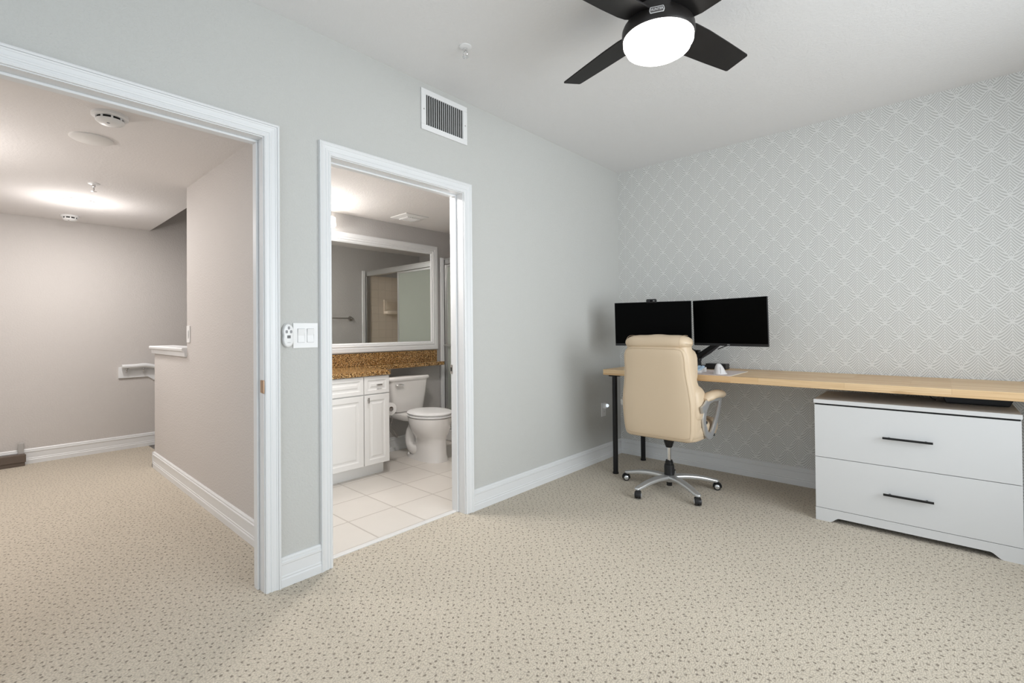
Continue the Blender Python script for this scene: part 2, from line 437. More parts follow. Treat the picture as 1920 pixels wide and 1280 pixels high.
bm = B(); box(bm, -.122, -.098, D2[1]-.0125, D2[1]-.010, .905, .965); obj('strike_plate', bm, NICKEL, d2, label='nickel strike plate')
bm = B(); box(bm, -.116, -.104, D2[1]-.0135, D2[1]-.0122, .922, .948); obj('latch_hole', bm, GAP, d2)

BBP = [(0, 0), (.017, 0), (.017, .036), (.013, .042), (.0145, .046), (.0145, .050), (.0115, .054), (.0115, .102), (.0155, .107), (.0155, .117), (.0105, .120), (.0115, .130), (.006, .137), (0, .138)]
def baseboard(name, runs, mat=TRIM):
    "runs: (axis, wallcoord, sign out of the wall, a0, a1)"
    bm = B()
    for ax, c, s, a0, a1 in runs:
        if ax == 'y': loft(bm, [[(c+s*d, a, z) for d, z in BBP] for a in (a0, a1)])
        else: loft(bm, [[(a, c+s*d, z) for d, z in BBP] for a in (a0, a1)])
    return struct(name, bm, mat)
baseboard('baseboard_left', [('y', 0, 1, D1[1]+.068, D2[0]-.066), ('y', 0, 1, D2[1]+.066, 0), ('y', 0, 1, YB, D1[0]-.068)])
baseboard('baseboard_front', [('x', 0, -1, 0, XR)])
baseboard('baseboard_right', [('y', XR, -1, YB, 0)])
baseboard('baseboard_back', [('x', YB, 1, 0, XR)])
baseboard('baseboard_hall', [('x', -3.10, -1, -2.927, -.14), ('y', -2.91, -1, -3.117, -2.95)])
baseboard('baseboard_far', [('y', -3.96, 1, YB, -2.86)])
baseboard('baseboard_bathroom', [('y', -1.75, 1, -1.83, -.80)])
# cap on the low hall wall
bm = B()
prism(bm, [(-3.105, 1.012), (-3.116, 1.014), (-3.118, 1.045), (-3.128, 1.054), (-3.134, 1.058), (-3.136, 1.072), (-3.130, 1.080), (-2.950, 1.080), (-2.944, 1.072), (-2.946, 1.058), (-2.962, 1.045), (-2.964, 1.014), (-2.975, 1.012)], -2.945, -1.893, 'x')
struct('trim_2', bm, TRIM)['label'] = 'white moulded cap on the low hall wall'

# ------------------------------------------------------------------ fittings on walls and ceilings
# return-air grille
t = empty('air_vent', (0, -2.175, 2.535), 'white return air grille high on the grey wall above the bathroom doorway', 'vent')
y0, y1, z0, z1 = -.185, .187, -.124, .126
bm = B(); 
for a in ((y0, y1, z0, z0+.033), (y0, y1, z1-.033, z1), (y0, y0+.036, z0+.033, z1-.033), (y1-.036, y1, z0+.033, z1-.033)): box(bm, .001, .009, *a)
obj('frame', bm, WHITEPL, t, bevel=.002)
bm = B(); box(bm, .0005, .002, y0+.03, y1-.03, z0+.03, z1-.03); obj('duct_shade_sheet', bm, plain('duct_shade', (.018, .018, .017), .8), t)  # dark sheet on the wall; the duct's shade is put into its colour
n = 18
for i in range(n):
    yy = y0+.036+(i+.7)*(y1-y0-.072)/n
    bm = B(); prism(bm, [(.002, yy), (.0075, yy+.0008), (.0075, yy+.0024), (.002, yy+.0014)], z0+.033, z1-.033, 'z'); obj('louvre', bm, WHITEPL, t)
for yy in (y0+.018, y1-.018):
    bm = B(); lathe(bm, [(.0045, .009), (.004, .0105), (.001, .011)], (0, yy, 0), 12, 'x'); obj('screw', bm, NICKEL, t)
def sprinkler(loc, label, k=1.):
    t = empty('fire_sprinkler', loc, label, 'sprinkler', None)
    bm = B(); lathe(bm, [(.034*k, 0), (.033*k, -.004*k), (.018*k, -.010*k), (.012*k, -.010*k)], n=32); obj('escutcheon', bm, WHITEPL if k > .99 else CHROME, t, smooth=True)
    bm = B(); lathe(bm, [(.010*k, -.008*k), (.010*k, -.022*k), (.006*k, -.024*k)], n=16); obj('nozzle', bm, CHROME, t, smooth=True)
    bm = B()
    for s in (-1, 1): tube(bm, spline([(s*.007*k, 0, -.02*k), (s*.015*k, 0, -.032*k), (s*.012*k, 0, -.045*k), (s*.003*k, 0, -.053*k)], 4), .0025*k, 8)
    obj('yoke', bm, CHROME, t, smooth=True)
    bm = B(); lathe(bm, [(.004*k, -.052*k), (.016*k, -.054*k), (.016*k, -.056*k), (.002*k, -.058*k)], n=20); obj('deflector', bm, CHROME, t, smooth=True)
sprinkler((.455, -2.41, H), 'chrome fire sprinkler with white ring on the bedroom ceiling')
sprinkler((-2.251, -3.587, HC), 'small fire sprinkler on the hall ceiling in front of the lit downlight', 1.05)
def smoke(loc, label, k=1.):
    t = empty('smoke_detector', loc, label, 'smoke detector', 'round smoke detectors on the hall ceiling')
    bm = B(); lathe(bm, [(.074*k, 0), (.074*k, -.012), (.068*k, -.016), (.030, -.016)], n=40); obj('base', bm, WHITEPL, t, smooth=True)
    bm = B(); lathe(bm, [(.052*k, -.015), (.052*k, -.030), (.03, -.030)], n=40); obj('vent_slot', bm, GAP, t, smooth=True)
    for i in range(8):
        bm = B(); a = i*pi/4; cx, cy = .053*k*cos(a), .053*k*sin(a); box(bm, cx-.004, cx+.004, cy-.004, cy+.004, -.030, -.016); obj('rib', bm, WHITEPL, t)
    bm = B(); lathe(bm, [(.058*k, -.028), (.058*k, -.034), (.046*k, -.044), (.02*k, -.047), (.001, -.0475)], n=40); obj('cover', bm, WHITEPL, t, smooth=True)
    bm = B(); lathe(bm, [(.006, -.046), (.006, -.049), (.001, -.0495)], (.02, -.01, 0), 12); obj('test_button', bm, GREYMARK, t)
smoke((-.76, -3.70, HC), 'larger white round smoke detector just beyond the hall door head')
smoke((-3.66, -3.59, HC), 'small white round smoke detector by the far hall wall', .9)
bm = B(); lathe(bm, [(.095, HC), (.095, HC-.006), (.088, HC-.010), (.001, HC-.011)], (-1.20, -3.72, 0), 48)
tag(obj('ceiling_cover_plate', bm, plain('painted_cover', (.78, .765, .75), .7), smooth=True), 'flat round painted cover plate on the hall ceiling between detector and sprinkler', 'cover plate')
t = empty('recessed_light', (-2.93, -3.60, HC), 'round lit recessed downlight in the hall ceiling', 'ceiling light')
bm = B(); lathe(bm, [(.10, 0), (.098, -.005), (.080, -.007), (.080, -.002)], n=40); obj('trim_ring', bm, WHITEPL, t, smooth=True)
bm = B(); lathe(bm, [(.079, -.002), (.079, -.0075), (.001, -.008)], n=40); obj('lens', bm, LEDM, t, smooth=True)
def rocker_plate(name, loc, w, gangs, label, rz, hgt=.122):
    t = empty(name, loc, label, 'light switch', rz=rz)   # local +x out of the wall
    bm = B(); box(bm, 0, .006, -w/2, w/2, -hgt/2, hgt/2); obj('wall_plate', bm, WHITEPL, t, bevel=.002)
    for i in range(gangs):
        c = (i-(gangs-1)/2)*.046
        bm = B(); box(bm, .0055, .0066, c-.0175, c+.0175, -.034, .034); obj('switch_gap', bm, GREYMARK, t)
        bm = B(); prism(bm, [(.006, -.033), (.009, -.033), (.0072, 0), (.012, .033), (.006, .033)], c-.0162, c+.0162, 'y'); obj('rocker', bm, WHITEPL, t)
    return t
rocker_plate('light_switch', (0, -3.068, 1.176), .122, 2, 'white double rocker switch plate on the strip of wall between the doorways', 0)
t = empty('light_switch', (-1.842, -3.10, 1.183), 'narrow white slide dimmer switch on the hall wall above the low wall cap', 'light switch', rz=-pi/2)
bm = B(); box(bm, 0, .007, -.038, .038, -.062, .062); obj('wall_plate', bm, WHITEPL, t, bevel=.002)
bm = B(); box(bm, .007, .010, -.010, .010, -.030, .022); obj('rocker', bm, WHITEPL, t, bevel=.001)
bm = B(); box(bm, .007, .0078, .014, .017, -.034, .030); obj('slider_slot', bm, GREYMARK, t)
# fan remote in its cradle
t = empty('fan_remote', (0, -3.156, 1.177), 'white peanut shaped fan remote in a wall cradle beside the double switch', 'remote control')
def peanut(s, n=48):
    pts = []
    for i in range(n):
        a = 2*pi*i/n; r = 1-.13*(cos(a)**2)*1.0
        pts.append((s*.030*cos(a)*r*(1 if True else 1), s*.056*math.copysign(abs(sin(a))**.85, sin(a))))
    return [(x*(1-.12*math.exp(-(z/.012)**2)), z) for x, z in pts]
bm = B(); loft(bm, [[(x, p[0], p[1]) for p in peanut(s)] for x, s in ((0, 1.05), (.006, 1.05), (.007, .98))]); obj('cradle', bm, plain('grey_cradle', (.55, .55, .54), .4), t, smooth=True)
bm = B(); loft(bm, [[(x, p[0], p[1]) for p in peanut(s)] for x, s in ((.006, .97), (.018, .97), (.022, .90), (.023, .80))]); obj('remote_body', bm, WHITEPL, t, smooth=True)
for a in (90, 210, 330):
    bm = B(); c = (0.012*cos(radians(a)), .024+.012*sin(radians(a))); superell(bm, (.0232, c[0], c[1]), (.0015, .0055, .0075), (.6, .9), 8, 16); obj('button', bm, GREYMARK, t)
bm = B(); box(bm, .0225, .0242, -.008, .008, -.013, .001); obj('button', bm, plain('dark_button', (.12, .12, .12), .4), t, bevel=.001)
bm = B(); box(bm, .0225, .0236, -.007, .007, -.034, -.0325); obj('maker_mark', bm, GREYMARK, t)
# outlet with night light
t = empty('wall_outlet', (0, -.316, .455), 'white wall outlet low on the grey wall beside the desk leg', 'outlet')
bm = B(); box(bm, 0, .006, -.036, .036, -.062, .062); obj('wall_plate', bm, WHITEPL, t, bevel=.002)
for zz in (-.020, .022):
    bm = B(); superell(bm, (.006, 0, zz), (.002, .015, .017), (.5, .6), 8, 20); obj('socket', bm, WHITEPL, t)
    bm = B()
    for yy in (-.0055, .0055): box(bm, .007, .0083, yy-.001, yy+.001, zz-.004, zz+.005)
    obj('slot', bm, GAP, t)
t = empty('night_light', (.008, -.316, .490), 'small plug-in night light with clear lens in the wall outlet', 'night light')
bm = B(); box(bm, 0, .030, -.020, .020, -.022, .024); obj('body', bm, WHITEPL, t, bevel=.004)
bm = B(); superell(bm, (.036, .0, .004), (.014, .013, .014), (.8, .9), 10, 20); obj('lens', bm, plain('pale_lens', (.8, .85, .95), .1, emit=(.8, .9, 1), es=.8), t, smooth=True)
# hall handrail
t = empty('handrail', (-3.96, -3.2, .79), 'white round handrail on a backing board by the top of the stairs', 'handrail')
bm = B(); prism(bm, [(0, -.058), (.245, -.058), (1.6, -1.04), (1.6, -.93), (.25, .055), (0, .055)], 0, .018, 'x')
obj('backing_board', bm, TRIM, t, bevel=.003)
bm = B(); tube(bm, spline([(.062, .02, .062), (.062, .12, .062), (.062, .25, .060), (.062, .42, -.03), (.062, 1.0, -.45), (.062, 1.6, -.88)], 5), .022, 14); obj('rail', bm, TRIM, t, smooth=True)
for yy in (.06, .20):
    bm = B(); tube(bm, spline([(.018, yy, .0), (.045, yy, .004), (.062, yy, .022), (.062, yy, .042)], 4), .006, 8); box(bm, .054, .070, yy-.016, yy+.016, .038, .042); obj('bracket', bm, CHROME, t, smooth=True)
# low brown box end, far left
t = empty('wooden_plinth', (-3.89, -3.87, 0), 'low dark brown wooden box on the carpet along the far hall wall', 'box')
bm = B(); box(bm, -.045, .012, -.95, 0, 0, .105); obj('body', bm, BROWN, t, bevel=.003)
bm = B(); box(bm, -.012, .018, -.95, .006, .035, .103); obj('front_rail', bm, BROWN, t, bevel=.003)
bm = B(); box(bm, -.05, -.035, -.045, -.005, .10, .20); obj('end_post', bm, plain('grey_clear_post', (.45, .44, .43), .3), t, bevel=.005)

# ------------------------------------------------------------------ ceiling fan
FC = Vector((1.452, -2.24, 0))
t = empty('ceiling_fan', (FC.x, FC.y, H), 'matte black four blade ceiling fan with lit round glass light', 'ceiling fan')
zf = lambda z: z-H
bm = B(); lathe(bm, [(.078, 0), (.080, -.03), (.072, -.060), (.050, -.072)], n=56); obj('canopy', bm, FANMET, t, smooth=True)
bm = B(); lathe(bm, [(.050, -.070), (.105, -.085), (.118, -.110), (.118, -.165), (.098, -.185), (.05, -.19)], n=64); obj('motor_housing', bm, FANMET, t, smooth=True)
bm = B(); lathe(bm, [(.06, -.185), (.112, -.195), (.118, -.206), (.121, -.216), (.129, -.234), (.141, -.250), (.1460, -.262), (.1475, -.292), (.143, -.300), (.135, -.300)], n=72); hou = obj('light_housing', bm, FANMET, t, smooth=True)
bm = B(); lathe(bm, [(.1385, -.290), (.1415, -.300), (.1405, -.318), (.134, -.326), (.128, -.342), (.112, -.352), (.07, -.359), (.001, -.362)], n=72); obj('glass_bowl', bm, BULB, t, smooth=True)
zb, rb, phi = 2.464, .56, -.221
for k in range(4):
    th = 2.87 + k*pi/2
    R_ = Vector((cos(th), sin(th), 0)); T_ = Vector((-sin(th), cos(th), 0)); Tp = T_*cos(phi)+Vector((0, 0, 1))*sin(phi); N_ = R_.cross(Tp)
    bm = B(); rows = []
    prof = [(.105, .050), (.125, .068), (.16, .0745), (.25, .0745), (.40, .067), (.535, .0585), (.553, .057), (.560, .052)]
    for r0, hw in prof: rows.append((r0, hw))
    top = [[R_*r0 + Tp*s*hw + N_*(.003) for s in (-1, -.5, 0, .5, 1)] for r0, hw in rows]
    bot = [[R_*r0 + Tp*s*hw - N_*(.003) for s in (-1, -.5, 0, .5, 1)] for r0, hw in rows]
    rings = [a + list(reversed(b_)) for a, b_ in zip(top, bot)]
    rings = [[p + Vector((0, 0, zf(zb))) for p in r] for r in rings]
    loft(bm, rings); obj('blade', bm, FANBLADE, t, bevel=.001)
    bm = B(); tube(bm, [R_*.06+Vector((0, 0, zf(2.475))), R_*.11+Vector((0, 0, zf(2.472))), R_*.165+Vector((0, 0, zf(2.470)))], [.03, .03, .02], 10, [.006, .006, .004]); obj('blade_arm', bm, FANMET, t, smooth=True)
cd = (Vector((2.3134, -4.1217, 0))-FC).normalized(); ang = atan2(cd.y, cd.x) + radians(-1)
nrm = Vector((cos(ang), sin(ang), -.10)).normalized(); tx = Vector((-sin(ang), cos(ang), 0)); ty = nrm.cross(tx)
def plate_matrix(c): 
    m = Matrix((tx, ty, nrm)).transposed().to_4x4(); m.translation = c; return m
pc = Vector((cos(ang)*.1490, sin(ang)*.1490, -.2690))
bm = B(); q = [(-.026, -.0085), (-.024, -.0110), (.024, -.0110), (.026, -.0085), (.0285, 0), (.026, .0085), (.024, .0110), (-.024, .0110), (-.026, .0085), (-.0285, 0)]
mm = plate_matrix(pc); loft(bm, [[mm @ Vector((x, y, h)) for x, y in q] for h in (-.006, .0015)]); obj('name_plate', bm, WHITEMARK, t)
bm = B(); loft(bm, [[mm @ Vector((x*.93, y*.82, h)) for x, y in q] for h in (.0013, .0020)]); obj('name_plate_field', bm, plain('dark_field', (.10, .09, .09), .4), t)
text_mesh('maker_lettering', 'HUNTER', .0122, WHITEMARK, t, plate_matrix(pc+nrm*.0024))
# ------------------------------------------------------------------ desk and things on it
DT = .860
t = empty('desk', (1.9, -.35, 0), 'long pine butcher block desk on black round legs along the wallpapered wall', 'desk')
def L(o): return Vector(o) - Vector((1.9, -.35, 0))
bm = B(); box(bm, .235-1.9, 3.56-1.9, -.35, .34, DT-.044, DT); obj('desk_top', bm, WOOD, t, bevel=.003)
for x, y in ((.300, -.625), (.290, -.115), (3.40, -.625), (3.40, -.115)):
    p = L((x, y, 0)); bm = B(); lathe(bm, [(.024, 0), (.024, .012), (.0205, .016), (.0205, .800), (.05, .803), (.05, DT-.044)], (p.x, p.y, 0), 28); obj('leg', bm, BLACKMET, t, smooth=True)
# monitors
def monitor(c, yaw_, tilt, label, badge):
    w, h = .60, .355
    rx = Vector((cos(yaw_), sin(yaw_), 0)); n_ = Vector((-sin(yaw_)*cos(tilt), cos(yaw_)*cos(tilt), sin(tilt))); up = rx.cross(n_)
    t = bpy.data.objects.new('monitor', None); COL.objects.link(t); t.location = c; tag(t, label, 'monitor', None)
    P = lambda a, b_, d: rx*a + up*b_ + n_*d
    def pbox(bm, a0, a1, b0, b1, d0, d1):
        v = [bm.verts.new(P(a, b_, d)) for a in (a0, a1) for b_ in (b0, b1) for d in (d0, d1)]
        for q in ((0, 1, 3, 2), (4, 6, 7, 5), (0, 4, 5, 1), (2, 3, 7, 6), (0, 2, 6, 4), (1, 5, 7, 3)): face(bm, [v[i] for i in q])
    bm = B(); pbox(bm, -w/2, w/2, -h/2, h/2, 0, .012); obj('housing', bm, BEZEL, t, bevel=.0015)
    bm = B(); pbox(bm, -w/2+.05, w/2-.05, -h/2+.04, h/2-.05, .010, .032); obj('rear_housing', bm, BLACKPL, t, bevel=.008)
    bm = B(); pbox(bm, -w/2+.003, w/2-.003, -h/2+.019, h/2-.003, -.0008, .002); obj('screen', bm, SCREEN, t, label='plain black screen')
    bm = B(); pbox(bm, -w/2+.001, w/2-.001, -h/2+.0005, -h/2+.018, -.0014, .002); ch = obj('chin', bm, BEZEL, t)
    bm = B(); pbox(bm, -.04, .04, -.04, .04, .031, .048); obj('mount_plate', bm, BLACKMET, t)
    if badge:
        m = Matrix((rx, up, -n_)).transposed().to_4x4(); m.translation = P(0.0, -h/2+.0095, -.0016)
        text_mesh('maker_lettering', 'DELL', .0105, WHITEMARK, t, m, .0002)
    return t
monitor((.579, -.507, 1.230), .297, .0716, 'black monitor on the left, behind the chair back, with the webcam on it', False)
monitor((1.1276, -.390, 1.2339), -.2635, .0368, 'right hand black monitor above the desk mat', True)
t = empty('webcam', (.5935, -.5435, 1.4065), 'small black webcam clipped on top of the left monitor', 'webcam', rz=.297)
bm = B(); tube(bm, [(-.040, -.004, .006), (-.036, -.004, .006), (.036, -.004, .006), (.040, -.004, .006)], [.008, .0145, .0145, .008], 20, ry=[.009, .016, .016, .009]); obj('body', bm, BEZEL, t, smooth=True)
bm = B(); lathe(bm, [(.007, -.018), (.007, -.022), (.001, -.023)], (0, 0, .006), 20, 'y'); obj('lens', bm, SCREEN, t)
bm = B(); lathe(bm, [(.003, -.014), (.003, -.0225), (.001, -.023)], (.021, 0, .006), 12, 'y'); obj('indicator', bm, WHITEMARK, t)
bm = B(); box(bm, -.018, .018, .010, .045, .0015, .0055); obj('clip', bm, BLACKPL, t, bevel=.003)
# dual monitor arm
t = empty('dual_monitor_mount', (.805, -.14, DT+.0005), 'black dual monitor mount with gas struts at the rear of the desk', 'monitor mount')
bm = B(); box(bm, -.06, .06, -.05, .06, 0, .014); box(bm, -.05, .05, .06, .115, 0, .02); obj('clamp_base', bm, BLACKMET, t, bevel=.004)
bm = B(); lathe(bm, [(.026, .012), (.026, .065), (.022, .070), (.022, .150), (.001, .152)], n=24); obj('post', bm, BLACKMET, t, smooth=True)
for pts in ([(.0, -.01, .085), (.02, -.045, .095), (.13, -.085, .165), (.245, -.120, .235), (.317, -.168, .365)], [(0, 0, .125), (-.03, -.04, .135), (-.10, -.14, .22), (-.17, -.24, .31), (-.215, -.284, .370)]):
    bm = B(); tube(bm, [pts[1], pts[2], pts[3]], [.025, .023, .018], 14, ry=[.022, .020, .017], sq=True); a = obj('gas_arm', bm, BLACKMET, t, smooth=True)
    bm = B(); q = [Vector(p) for p in pts[1:4]]; tube(bm, [q[0]+Vector((0.02, 0, -.006)), q[1]+Vector((0, 0, -.020)), q[2]+Vector((-.02, 0, -.022))], [.012, .016, .012], 10); obj('cable_cover', bm, plain('graphite_cover', (.05, .052, .06), .35), a, smooth=True)
    bm = B(); lathe(bm, [(.026, -.03), (.026, .02)], pts[1], 18); obj('elbow', bm, BLACKMET, t, smooth=True)
    bm = B(); tube(bm, [pts[3], (pts[3][0]*.3+pts[4][0]*.7, pts[3][1]*.4+pts[4][1]*.6, pts[4][2]), pts[4]], .013, 12); lathe(bm, [(.02, -.03), (.02, .03)], pts[4], 16); obj('wrist_joint', bm, BLACKMET, t, smooth=True)
bm = B(); tube(bm, spline([(.285, -.125, .235), (.295, -.14, .205), (.25, -.13, .185), (.20, -.11, .165)], 6), .0035, 8); obj('cable', bm, BLACKPL, t, smooth=True)
bm = B(); tube(bm, spline([(.060, -.075, .095), (.045, -.085, .06), (.042, -.08, .03), (.055, -.07, .002)], 6), .0035, 8); obj('cable', bm, BLACKPL, t, smooth=True)
t = empty('docking_station', (.955, -.135, DT), 'low black box lying on the desk behind the mouse', 'docking station')
bm = B(); box(bm, -.075, .085, -.045, .045, .002, .044); obj('body', bm, BLACKPL, t, bevel=.004)
bm = B(); box(bm, .030, .072, -.047, -.0445, .008, .038); obj('front_panel', bm, BEZEL, t)
# desk mat, mouse, keyboard
bm = B(); prism(bm, [(.42, -.688), (1.215, -.688), (1.232, -.675), (1.225, -.27), (1.21, -.262), (.42, -.262)], DT, DT+.0025, 'z')
mat = tag(obj('desk_mat', bm, MATM), 'pale pink desk mat under the keyboard and mouse', 'desk mat')
bm = B(); prism(bm, [(1.229, -.677), (1.234, -.675), (1.227, -.268), (1.222, -.270)], DT+.0004, DT+.003, 'z'); obj('edge_binding', bm, plain('cream_binding', (.80, .76, .68), .6), mat)
t = empty('computer_mouse', (1.125, -.57, DT+.0025), 'white upright ergonomic mouse on the desk mat', 'mouse', rz=radians(8))
bm = B(); rings = []
for i in range(13):
    s = i/12; z = .074*s; k = (1-s)**.62
    rx_, ry_ = .009+.034*k, .012+.050*k; ox = -.010*s**1.3
    rings.append([(ox+rx_*cos(2*pi*j/28), ry_*sin(2*pi*j/28)*(1 if sin(2*pi*j/28) > 0 else .92), z) for j in range(28)])
loft(bm, rings); obj('body', bm, plain('light_grey_plastic', (.72, .70, .70), .35), t, smooth=True)
bm = B(); tube(bm, [(.014, -.052, .008), (.016, -.048, .025), (.008, -.030, .050)], .0012, 6); obj('button_seam', bm, plain('pale_grey_seam', (.55, .54, .54), .5), t)
bm = B(); lathe(bm, [(.046, 0), (.048, .003), (.045, .007), (.04, .008)], n=28); obj('base_rim', bm, WHITEPL, t, smooth=True)
t = empty('keyboard', (.80, -.53, DT+.0025), 'white keyboard with pale blue keys, half hidden behind the chair back', 'keyboard', rz=radians(4))
bm = B(); prism(bm, [(-.07, 0), (.07, 0), (.075, .030), (.068, .034), (-.07, .016)], -.19, .19, 'x'); obj('case', bm, WHITEPL, t, bevel=.002)
KM = (plain('white_keys', (.82, .84, .86), .4), plain('pale_blue_keys', (.50, .66, .82), .4))
for r in range(5):
    for c in range(14):
        if r == 0 and 3 < c < 9 and c != 4: continue
        w = .0225 if not (r == 0 and c == 4) else .125
        x0 = -.183 + c*.0262; y0 = -.060 + r*.0258; z = .0175 + .0205*(y0+.062)/.13
        bm = B(); loft(bm, [[(x0, y0, z-.002), (x0+w, y0, z-.002), (x0+w, y0+.022, z), (x0, y0+.022, z)], [(x0+.003, y0+.004, z+.009), (x0+w-.003, y0+.004, z+.009), (x0+w-.003, y0+.019, z+.011), (x0+.003, y0+.019, z+.011)]])
        obj('key', bm, KM[1 if (c in (0, 12, 13) or (r == 0 and c == 4)) else 0], t)
# tray under the desk
t = empty('cable_tray', (2.45, -.30, DT-.0445), 'black tray with a dangling cable under the desk above the drawer unit', 'cable tray')
bm = B(); prism(bm, [(-.15, 0), (.165, 0), (.135, -.066), (-.122, -.066)], -.09, .09, 'y'); obj('tray', bm, BLACKMET, t, bevel=.003)
bm = B(); tube(bm, spline([(-.38, -.02, -.006), (-.28, -.03, -.022), (-.19, -.03, -.030), (-.13, -.02, -.028)], 6), .006, 8); obj('cable', bm, BLACKPL, t, smooth=True)
bm = B(); tube(bm, spline([(-.20, -.05, -.030), (-.185, -.05, -.048), (-.165, -.05, -.062)], 4), .003, 8); obj('cable', bm, BLACKPL, t, smooth=True)
# ------------------------------------------------------------------ drawer unit
cx0, cx1, cy = 1.718, 2.606, -.653
t = empty('drawer_cabinet', (cx0, cy, 0), 'white two drawer lateral cabinet with long black pulls under the desk', 'cabinet')
Wc, Dc = cx1-cx0, .50
bm = B(); box(bm, -.003, Wc+.003, -.004, Dc, .722, .746); obj('top_panel', bm, CABW, t, bevel=.0015)
bm = B(); box(bm, 0, .016, .018, Dc, .0, .722); box(bm, Wc-.016, Wc, .018, Dc, 0, .722); box(bm, .016, Wc-.016, Dc-.012, Dc, .05, .722); box(bm, .016, Wc-.016, .02, Dc-.012, .07, .085); obj('carcass', bm, CABW, t, bevel=.001)
bm = B(); box(bm, .002, Wc-.002, .014, .0178, .078, .722); obj('shadow_gap', bm, GAP, t)
for z0, z1, hz in ((.3925, .712, .5555), (.080, .3895, .2335)):
    bm = B(); box(bm, .001, Wc-.001, 0, .0135, z0, z1); d = obj('drawer', bm, CABW, t, bevel=.0012)
    bm = B(); box(bm, .336, .554, -.030, -.019, hz-.0055, hz+.0055)
    for xx in (.365, .525): box(bm, xx-.004, xx+.004, -.019, 0, hz-.004, hz+.004)
    obj('handle', bm, BLACKMET, d, bevel=.001)
arc = []
for i in range(9):
    a = i/8*pi/2; arc.append((.075+.045*(1-cos(a))*0 + .055*sin(a)*1.0, .0+.030*(1-cos(a))))
arc = [(.072, 0)] + [(.072+.050*s, .030*(3*s*s-2*s**3)) for s in [i/8 for i in range(1, 9)]]
bot = [(0, 0)] + arc + [(Wc-x, z) for x, z in reversed(arc)] + [(Wc, 0)]
bm = B(); loft(bm, [[(x, 0, z), (x, .0135, z), (x, .0135, .0775), (x, 0, .0775)] for x, z in bot]); obj('plinth', bm, CABW, t)

# ------------------------------------------------------------------ office chair
CX, CY = .797, -.708
t = empty('office_chair', (CX, CY, 0), 'cream leather executive office chair with silver five star base, seen from behind', 'chair')
xc = .018
def interp(tab, z):
    for (a, va), (b_, vb) in zip(tab, tab[1:]):
        if a <= z <= b_:
            s = (z-a)/(b_-a); s = s*s*(3-2*s) if False else s
            return va+(vb-va)*s
    return tab[0][1] if z < tab[0][0] else tab[-1][1]
HW = [(.42, .222), (.425, .243), (.44, .252), (.50, .261), (.60, .267), (.68, .266), (.76, .258), (.84, .245), (.92, .238), (1.00, .237), (1.04, .230), (1.065, .216), (1.08, .195)]
YR = [(.42, -.232), (.60, -.246), (.80, -.258), (1.10, -.292)]
# main back body (bolsters)
bm = B(); rings = []
for z in [.43, .445, .47, .52, .58, .64, .70, .76, .82, .88, .94, 1.0, 1.05, 1.085, 1.10]:
    hw = interp(HW, min(z, 1.06)) + .004; yr = interp(YR, z)+.006; dp = .085 if z > .8 else .10
    k = .90 if z in (.43, 1.10) else 1
    ring = []
    for j in range(40):
        a = 2*pi*j/40; sx = math.copysign(abs(cos(a))**.42, cos(a)); sy = math.copysign(abs(sin(a))**.55, sin(a))
        ring.append((xc+hw*k*sx, yr+dp+dp*k*sy, z))
    rings.append(ring)
loft(bm, rings); back = obj('backrest', bm, LEATHER, t, smooth=60)
# rear leather panel
rows = []; zs = [.420, .423, .430, .440, .46, .50, .56, .62, .68, .74, .80, .86, .92, .97, 1.01, 1.035, 1.052, 1.064, 1.070]
HP = [(.420, .205), (.423, .222), (.430, .236), (.440, .243), (.46, .248), (.50, .254), (.60, .260), (.68, .258), (.76, .250), (.84, .236), (.92, .229), (.97, .229), (1.01, .226), (1.035, .216), (1.052, .196), (1.064, .166), (1.070, .135)]
bm = B(); grid = []
us = [-1, -.985, -.95, -.85, -.6, -.3, 0, .3, .6, .85, .95, .985, 1]
for z in zs:
    hw = interp(HP, z); yr = interp(YR, z); ez = min(1, max(0, min(z-.420, 1.070-z)/.03))**.5
    grid.append([bm.verts.new((xc+u*hw, yr+.016 - .022*(max(0, 1-abs(u)**6))**.5*ez - .004*(1-u*u), z)) for u in us])
for a, b_ in zip(grid, grid[1:]):
    for i in range(len(us)-1): face(bm, [a[i], a[i+1], b_[i+1], b_[i]])
pan = obj('rear_panel', bm, LEATHER, back, smooth=80)
m_ = pan.modifiers.new('solid', 'SOLIDIFY'); m_.thickness = .012; m_.offset = 0
out = [(xc-interp(HP, z)-.002, interp(YR, z)+.014, z) for z in zs] + [(xc+interp(HP, z)+.002, interp(YR, z)+.014, z) for z in reversed(zs)]
bm = B(); tube(bm, out+[out[0]], .0042, 8, cap=False); obj('piping', bm, LEATHER, back, smooth=60)
def psurf(u, z):
    ez = min(1, max(0, min(z-.420, 1.070-z)/.03))**.5
    return interp(YR, z)+.016-.022*(max(0, 1-abs(u)**6))**.5*ez-.004*(1-u*u)-.0062
zl = [.450, .50, .56, .62, .68, .74, .80, .86, .92, .97, 1.0, 1.02, 1.035, 1.045]
loop = [(xc-.95*interp(HP, z), psurf(-.95, z), z) for z in zl] + [(xc+q*.94*interp(HP, 1.052), psurf(q*.9, 1.052), 1.0525) for q in (-.85, -.6, -.3, 0, .3, .6, .85)] + [(xc+.95*interp(HP, z), psurf(.95, z), z) for z in reversed(zl)] + [(xc+q*.95*interp(HP, .44), psurf(q*.9, .44), .440) for q in (.85, .6, .3, 0, -.3, -.6, -.85)]
bm = B(); tube(bm, loop+[loop[0]], .0015, 6, cap=False); obj('seam', bm, PIPING, back)
